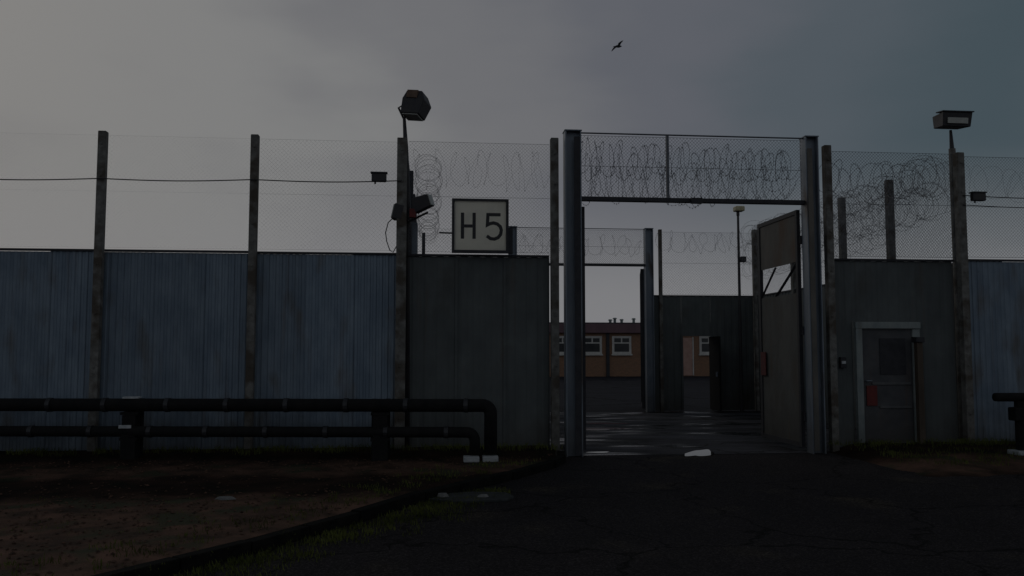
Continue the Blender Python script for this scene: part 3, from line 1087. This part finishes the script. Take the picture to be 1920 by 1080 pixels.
# paired floodlights lower on the same mast
t_ = thing('floodlight_pair', 'pair of tilted floodlights on one bracket halfway up the left lamp mast', 'lamp', (-0.33, -0.05, 3.9))
m1 = Matrix.Translation((-0.10, -0.16, 3.955)) @ Matrix.Rotation(R(-18), 4, 'Y') @ Matrix.Rotation(R(-20), 4, 'Z')
h1 = MB().add([m1 @ Vector(v_) for v_ in [(-.16, -.10, -.12), (.14, -.10, -.09), (.14, .10, -.09), (-.16, .10, -.12), (-.13, -.10, .12), (.14, -.10, .10), (.14, .10, .10), (-.13, .10, .12)]],
              [(3, 2, 1, 0), (0, 1, 5, 4), (1, 2, 6, 5), (2, 3, 7, 6), (3, 0, 4, 7), (4, 5, 6, 7)]).build('lamp_head', M['lamp'], t_, bevel=0.01)
MB().box(.142, .155, -.085, .085, -.08, .09, m1).build('lens', M['glass'], h1)
m2 = Matrix.Translation((-0.50, -0.05, 3.83)) @ Matrix.Rotation(R(12), 4, 'Y')
h2 = MB().box(-.06, .10, -.10, .10, -.13, .12, m2).build('lamp_head', M['lamp'], t_, bevel=0.02)
MB().box(-.075, -.062, -.08, .08, -.11, .10, m2).build('lens', M['glass'], h2)
MB().tube([(-0.55, 0.03, 3.72), (-0.30, 0.03, 3.70), (-0.02, -0.10, 3.82)], 0.018, 6).build('bracket', M['lamp'], t_)
MB().box(-0.305, -0.205, -0.21, -0.11, 3.72, 3.86).build('red_junction_box', M['red'], t_, bevel=0.008)
# drooping lead
lp = [(-0.55, -0.03, 3.75), (-0.64, -0.03, 3.66), (-0.68, -0.03, 3.50), (-0.66, -0.03, 3.36), (-0.61, -0.03, 3.22), (-0.56, -0.02, 3.19), (-0.50, -0.02, 3.3)]
tag(MB().tube(lp, 0.009, 6).build('loose_lead', M['lamp']), 'loose lead drooping left of the paired floodlights', 'cable')
# side fence posts receding behind the mast, drawn as one blue-grey box
tag(MB().box(-0.31, -0.18, 0.20, 0.42, 0.02, 3.70).build('post_stack', M['steel'], bevel=0.01), 'blue-grey box for the side fence posts receding behind the left lamp mast', 'trunking')

t_ = thing('floodlight_mast', 'right lamp mast with a wide flat floodlight whose pale glass faces forwards', 'lamp', (8.93, 0.12, 0))
MB().tube([(8.97, 0.16, 0.0), (8.95, 0.14, 3.0), (8.92, 0.12, 5.1)], [0.075, 0.07, 0.055], 10).build('pole', M['post'], t_, smooth=True)
MB().tube([(8.92, 0.12, 5.05), (8.90, 0.11, 5.42)], [0.040, 0.022], 8).build('stem', M['lamp'], t_)
mt = Matrix.Translation((8.875, 0.05, 5.555)) @ Matrix.Rotation(R(6), 4, 'X')
hd = MB().add([mt @ Vector(v_) for v_ in [(-.25, -.17, -.11), (.25, -.17, -.11), (.22, .15, -.11), (-.22, .15, -.11), (-.265, -.19, .13), (.265, -.19, .13), (.24, .17, .10), (-.24, .17, .10)]],
              [(3, 2, 1, 0), (0, 1, 5, 4), (1, 2, 6, 5), (2, 3, 7, 6), (3, 0, 4, 7), (4, 5, 6, 7)]).build('lamp_head', M['lamp'], t_, bevel=0.012)
MB().box(-.18, .18, -.200, -.182, -.06, .035, mt).build('lens', M['glass'], hd)
MB().box(-.28, .28, -.21, .0, .132, .15, mt).build('hood', M['steel_dark'], hd)

t_ = thing('yard_lamp', 'slim lamp post with a small cream head inside the lock yard', 'lamp', (8.45, 9.0, 0))
MB().tube([(8.42, 8.95, 0.0), (8.42, 8.95, 5.35)], [0.05, 0.032], 10).build('pole', M['lamp'], t_)
MB().box(8.31, 8.57, 8.80, 9.05, 5.44, 5.58).build('lamp_head', M['cream'], t_, bevel=0.03)
MB().tube([(8.42, 8.95, 5.33), (8.42, 8.95, 5.45)], 0.045, 8).build('collar', M['lamp'], t_)
MB().box(8.46, 8.60, 8.85, 9.02, 4.05, 4.20).build('control_box', M['lamp'], t_, bevel=0.01)

# ------------------------------------------------------------------ the sign  H 5
t_ = thing('block_sign', 'square white sign with a black frame reading H 5 above the screen fence', 'sign', (0.81, -0.08, 3.18))
X0, X1, Z0, Z1, YS = 0.36, 1.26, 3.185, 4.05, -0.10
MB().box(X0 + 0.035, X1 - 0.035, YS + 0.005, YS + 0.017, Z0 + 0.035, Z1 - 0.035).build('panel', M['acrylic'], t_)
MB().box(X0, X0 + 0.038, YS - 0.015, YS + 0.05, Z0, Z1).box(X1 - 0.042, X1, YS - 0.015, YS + 0.05, Z0, Z1) \
    .box(X0 + 0.038, X1 - 0.042, YS - 0.015, YS + 0.05, Z1 - 0.036, Z1).box(X0 + 0.038, X1 - 0.042, YS - 0.015, YS + 0.05, Z0, Z0 + 0.045).build('frame', M['steel_dark'], t_)


def sx(p):
    return X0 + (p - 848) * 0.9 / 105


def sz(q):
    return Z1 - (q - 372) * 0.865 / 104


def stroke(pts, w_=0.052, close=False):
    """Flat painted stroke with mitred corners, 3 mm proud of the panel."""
    mb = MB()
    P_ = [Vector((sx(p), sz(q))) for p, q in pts]
    Lf, Rt = [], []
    for i, p in enumerate(P_):
        d0 = (P_[i] - P_[i - 1]).normalized() if i else (P_[1] - P_[0]).normalized()
        d1_ = (P_[i + 1] - P_[i]).normalized() if i < len(P_) - 1 else d0
        nn = Vector((-(d0 + d1_).y, (d0 + d1_).x)).normalized()
        c = max(0.5, nn.dot(Vector((-d0.y, d0.x))))
        Lf.append(p + nn * w_ / 2 / c)
        Rt.append(p - nn * w_ / 2 / c)
    k = len(P_)
    vs_ = [(p.x, YS - 0.001, p.y) for p in Lf] + [(p.x, YS - 0.001, p.y) for p in Rt] + [(p.x, YS + 0.005, p.y) for p in Lf] + [(p.x, YS + 0.005, p.y) for p in Rt]
    fs_ = []
    for i in range(k - 1):
        fs_ += [(i, i + 1, k + i + 1, k + i), (i, 2 * k + i, 2 * k + i + 1, i + 1), (k + i, k + i + 1, 3 * k + i + 1, 3 * k + i)]
    mb.add(vs_, fs_)
    return mb


hl_ = stroke([(867.5, 399), (867.5, 449)])
for pp in ([(889, 399), (889, 449)],):
    s2 = stroke(pp)
    hl_.add(s2.v, s2.f)
s2 = stroke([(870.6, 424.5), (885.9, 424.5)], 0.05)
hl_.add(s2.v, s2.f)
hl_.build('letter', M['letter'], t_)
five = [(938, 402), (914.5, 402), (913.5, 422)]
arc = [(918, 419.5), (925, 418), (932, 420), (937.5, 425), (939.5, 432), (938, 440), (933.5, 446), (926.5, 449), (919, 448), (912.5, 443)]
stroke(five + arc).build('digit', M['letter'], t_)
br_ = MB().box(1.262, 1.33, -0.06, 0.0, 3.18, 3.60).box(1.20, 1.262, -0.048, -0.02, 3.45, 3.50)
br_.build('bracket', M['steel_dark'], t_)
MB().tube([(0.16, -0.07, 3.505), (0.36, -0.07, 3.50)], 0.014, 6).build('stub_arm', M['steel_dark'], t_)

# ------------------------------------------------------------------ small fittings by the door
t_ = thing('intercom', 'small pale intercom box on the dark sheet left of the door', 'intercom', (6.81, 0.05, 1.45))
MB().box(6.76, 6.86, -0.0, 0.06, 1.36, 1.54).build('housing', M['steel_dark'], t_, bevel=0.006)
MB().box(6.775, 6.845, -0.010, -0.001, 1.43, 1.475).build('grille', M['white'], t_)
tag(MB().box(7.20, 7.38, 0.008, 0.026, 0.74, 1.07).build('warning_sign', M['red'], bevel=0.003), 'small plain red sign on the lower half of the dark door', 'sign')
t_ = thing('door_bollard', 'brown capped timber post standing in front of the door frame', 'post', (8.03, -0.14, 0.1))
MB().box(7.98, 8.08, -0.19, -0.09, 0.05, 1.78).build('shaft', M['brown'], t_, bevel=0.008)
MB().box(7.955, 8.105, -0.215, -0.065, 1.78, 1.87).build('cap', M['steel_dark'], t_, bevel=0.01)

# ------------------------------------------------------------------ pipe run
def bend(p, q, r_, rad=0.2, n_=8):
    """straight along p->q ends, quarter bend down at q"""
    p, q = Vector(p), Vector(q)
    d = (q - p).normalized()
    pts = [p]
    c0 = q - d * rad
    for i in range(n_ + 1):
        a_ = math.pi / 2 * i / n_
        pts.append(c0 + d * math.sin(a_) * rad + Vector((0, 0, -1)) * (1 - math.cos(a_)) * rad)
    return pts


dv = Vector((-1, 0.122, 0)).normalized()


def pipe(lab, q, r_, foot_z, lengths):
    q = Vector(q)
    t__ = thing('heating_pipe', lab, 'pipe', (q.x, q.y, foot_z), 'black lagged pipes along the foot of the fence')
    far = q + dv * 18
    pts = bend(far, q, r_, 0.115)
    pts.append(Vector((q.x, q.y, foot_z + 0.02)))
    MB().tube(pts, r_, 14).build('lagging', M['black'], t__, smooth=True)
    for s_ in lengths:
        c = q + dv * s_
        MB().tube([c - dv * 0.03, c + dv * 0.03], r_ + 0.010, 14).build('band', M['band'], t__)
    return q


pipe('upper black lagged pipe that turns down to the ground furthest right', (0.885, -1.40, 0.875), 0.092, 0.2, [0.35, 1.2, 2.05, 2.9, 3.75, 4.6, 5.5, 6.3, 7.1])
pipe('lower black lagged pipe that turns down just inside the upper one', (0.66, -1.43, 0.505), 0.075, 0.2, [0.4, 1.25, 2.1, 2.95, 3.8, 4.6, 5.45, 6.3, 7.2])
for x, lab in ((0.885, 'right of the two white concrete pads under the pipe ends'), (0.62, 'left of the two white concrete pads under the pipe ends')):
    tag(MB().box(x - 0.12, x + 0.10, -1.54, -1.36, 0.10, 0.180).build('footing_pad', M['white'], bevel=0.012), lab, 'concrete pad', 'white pads under the pipe ends')


def trestle(s_, lab, w_=0.24, caps=True):
    c = Vector((0.885, -1.40, 0)) + dv * s_
    t__ = thing('pipe_support', lab, 'pipe support', (c.x, c.y, 0.1), 'supports under the pipe run')
    x, y = c.x, c.y
    MB().box(x - w_ / 2, x - w_ / 2 + 0.07, y + 0.11, y + 0.17, 0.05, 0.96).build('upright', M['black'], t__)
    MB().box(x + w_ / 2 - 0.07, x + w_ / 2, y + 0.11, y + 0.17, 0.05, 0.96).build('upright', M['black'], t__)
    MB().box(x - w_ / 2, x + w_ / 2, y - 0.11, y + 0.105, 0.74, 0.778).build('saddle', M['black'], t__)
    MB().box(x - w_ / 2, x + w_ / 2, y - 0.11, y + 0.105, 0.38, 0.425).build('saddle', M['black'], t__)
    MB().box(x - w_ / 2 + .02, x + w_ / 2 - .02, y - 0.12, y + 0.109, 0.10, 0.378).build('plinth', M['black'], t__)
    MB().box(x - w_ / 2 + .03, x + w_ / 2 - .03, y - 0.115, y + 0.109, 0.427, 0.735).build('web_plate', M['black'], t__)
    if caps:
        MB().box(x - 0.115, x + 0.10, y - 0.05, y + 0.10, 0.968, 0.992).build('glint_plate', M['white'], t__)  # glint of the metal band painted as a white plate
        MB().box(x - 0.13, x + 0.04, y - 0.13, y - 0.085, 0.555, 0.60).build('glint_clip', M['white'], t__)  # second, lower glint, also painted white
    return t__


trestle(5.12, 'pipe support with pale painted glints at the left under the black pipes')
trestle(1.56, 'all dark pipe support in the middle of the black pipe run', 0.26, False)
trestle(8.9, 'furthest left support under the black pipes outside the picture', 0.24, False)

# pipe stub at the right edge
t_ = thing('heating_pipe', 'short black pipe end overhanging its support at the right edge', 'pipe', (8.8, -1.4, 0.1), 'black lagged pipes along the foot of the fence')
MB().tube([(8.45, -1.40, 0.95), (8.50, -1.40, 0.95), (16.0, -1.6, 0.95)], [0.062, 0.066, 0.066], 14).build('lagging', M['black'], t_, smooth=True)
MB().tube([(8.86, -1.411, 0.17), (8.86, -1.411, 0.885)], 0.095, 14).build('riser', M['black'], t_)
MB().box(8.70, 9.05, -1.50, -1.32, 0.60, 0.80).build('valve_box', M['black'], t_, bevel=0.02)
tag(MB().box(8.68, 8.98, -1.58, -1.30, 0.10, 0.165).build('footing_pad', M['white'], bevel=0.012), 'white concrete pad under the pipe end at the right edge', 'concrete pad')

# small white stones by the kerb corner
for i, (x, y, s_, lab) in enumerate(((0.17, -3.86, 0.07, 'pale stone on the kerb corner, left of two'), (0.62, -3.90, 0.075, 'pale stone on the concrete apron, right of two'),
                                     (-2.1, -4.2, 0.11, 'flat pale stone lying on the brown verge'))):
    rr_ = random.Random(i)
    vs_ = []
    for k in range(9):
        a_ = k / 9 * 6.283
        vs_.append((x + s_ * math.cos(a_) * rr_.uniform(.8, 1.1), y + s_ * .6 * math.sin(a_), 0.03 if i < 2 else .10))
    for k in range(9):
        a_ = k / 9 * 6.283
        vs_.append((x + s_ * .7 * math.cos(a_) * rr_.uniform(.8, 1.1), y + s_ * .4 * math.sin(a_), (0.07 if i == 0 else .055) if i < 2 else .125))
    tag(MB().add(vs_, [(k, (k + 1) % 9, 9 + (k + 1) % 9, 9 + k) for k in range(9)] + [tuple(range(9, 18))]).build('stone', M['pale_stone']), lab, 'stone', 'pale stones')

# ------------------------------------------------------------------ brick block beyond the yard
t_ = thing('brick_building', 'long single storey brick block with a purple-brown flat roof edge beyond the yard', 'building', (20, 40, 0))
MB().box(-14, 60, 40, 48, 0, 2.75).build('wall', M['brick'], t_)
rf = MB().box(-14.3, 60.3, 39.7, 48.3, 2.752, 3.34).build('roof_fascia', M['fascia'], t_, bevel=0.02)
MB().box(-14.1, 60.1, 39.9, 48.1, 3.342, 3.42).build('roof', M['steel_dark'], t_)
wx = []
x = 8.45 - 1.9 * 9
while x < 40:
    if not (15.2 < x < 17.4):
        wx.append(x)
    x += 1.9
for k, x in enumerate(wx):
    x0, x1, z0, z1 = x - 0.62, x + 0.62, 1.42, 2.56
    wf = MB().box(x0, x0 + .14, 39.93, 39.998, z0, z1).box(x1 - .14, x1, 39.93, 39.998, z0, z1).box(x0 + .14, x1 - .14, 39.93, 39.998, z1 - .14, z1) \
        .box(x0 + .14, x1 - .14, 39.93, 39.998, z0, z0 + .14).box(x0 + .14, x1 - .14, 39.945, 39.99, 2.08, 2.16) \
        .box((x0 + x1) / 2 - .04, (x0 + x1) / 2 + .04, 39.95, 39.985, 2.16, z1 - .14).build('window', M['frame_white'], t_)
    MB().box(x0 - .05, x1 + .05, 39.86, 39.999, z0 - .09, z0 - .002).build('sill', M['frame_white'], wf)
    MB().box(x0 + .14, x1 - .14, 39.97, 39.985, z0 + .14, 2.08).box(x0 + .14, x1 - .14, 39.97, 39.985, 2.16, z1 - .14).build('pane', M['pane'], wf)
for x in (11.35, 15.0, 21.0):
    MB().box(x - .10, x + .10, 39.88, 39.998, 0, 2.74).build('downpipe', M['steel_dark'], t_)
dr = MB().box(16.2, 16.85, 39.93, 39.998, 0.05, 2.45).build('door', M['pink'], t_)
MB().box(16.12, 16.19, 39.9, 39.998, 0.05, 2.5).box(16.86, 16.93, 39.9, 39.998, 0.05, 2.5).build('door_frame', M['frame_white'], t_)
for x, h_ in ((11.75, 0.16), (12.05, 0.26), (12.5, 0.18), (13.3, 0.24)):
    MB().tube([(x, 41, 3.42), (x, 41, 3.42 + h_)], [0.09, 0.09], 8).tube([(x, 41, 3.42 + h_), (x, 41, 3.5 + h_)], [0.16, 0.10], 8).build('roof_vent', M['light_frame'], t_)

# ------------------------------------------------------------------ bird


def bird(c, s_):
    c = Vector(c)
    b_ = MB()
    body = [(-0.17, 0, -.01), (-0.12, 0, 0), (-0.05, 0, .01), (0.03, 0, .005), (0.09, 0, .012), (0.125, 0, .015), (0.15, 0, .008)]
    b_.tube([c + Vector(p) * s_ for p in body], [s_ * r_ for r_ in (.020, .026, .040, .038, .027, .020, .004)], 8)
    for sg in (-1, 1):
        # chord points from root to tip: (x leading, x trailing, y, z)
        w_ = [(.05, -.06, .02, .015), (.065, -.07, .10, .06), (.04, -.06, .19, .055), (-.03, -.06, .27, .02)]
        vs_ = []
        for (xa, xb, y_, z_) in w_:
            vs_ += [c + Vector((xa, sg * y_, z_)) * s_, c + Vector((xb, sg * y_, z_ - .006)) * s_, c + Vector(((xa + xb) / 2, sg * y_, z_ + .012)) * s_]
        fs_ = []
        for i in range(3):
            a_ = 3 * i
            fs_ += [(a_, a_ + 2, a_ + 5, a_ + 3), (a_ + 2, a_ + 1, a_ + 4, a_ + 5), (a_ + 1, a_, a_ + 3, a_ + 4)]
        fs_ += [(9, 11, 10)]
        b_.add(vs_, fs_)
    # tail and beak
    b_.add([c + Vector(v_) * s_ for v_ in ((-.15, -.015, 0), (-.15, .015, 0), (-.24, .035, -.01), (-.24, -.035, -.01), (-.15, 0, .012))], [(0, 1, 2, 3), (4, 3, 2), (0, 3, 4), (1, 4, 2)])
    b_.add([c + Vector(v_) * s_ for v_ in ((.145, -.006, .008), (.145, .006, .008), (.18, 0, .004), (.145, 0, .015))], [(0, 1, 2), (0, 2, 3), (1, 3, 2)])
    o_ = b_.build('bird', M['bird'])
    return o_


o = bird((0, 0, 0), 1.35)
o.location = (7.66, 20, 14.04)
o.rotation_euler = (R(-20), R(-12), R(35))
tag(o, 'small dark bird flying high above the gate', 'bird')
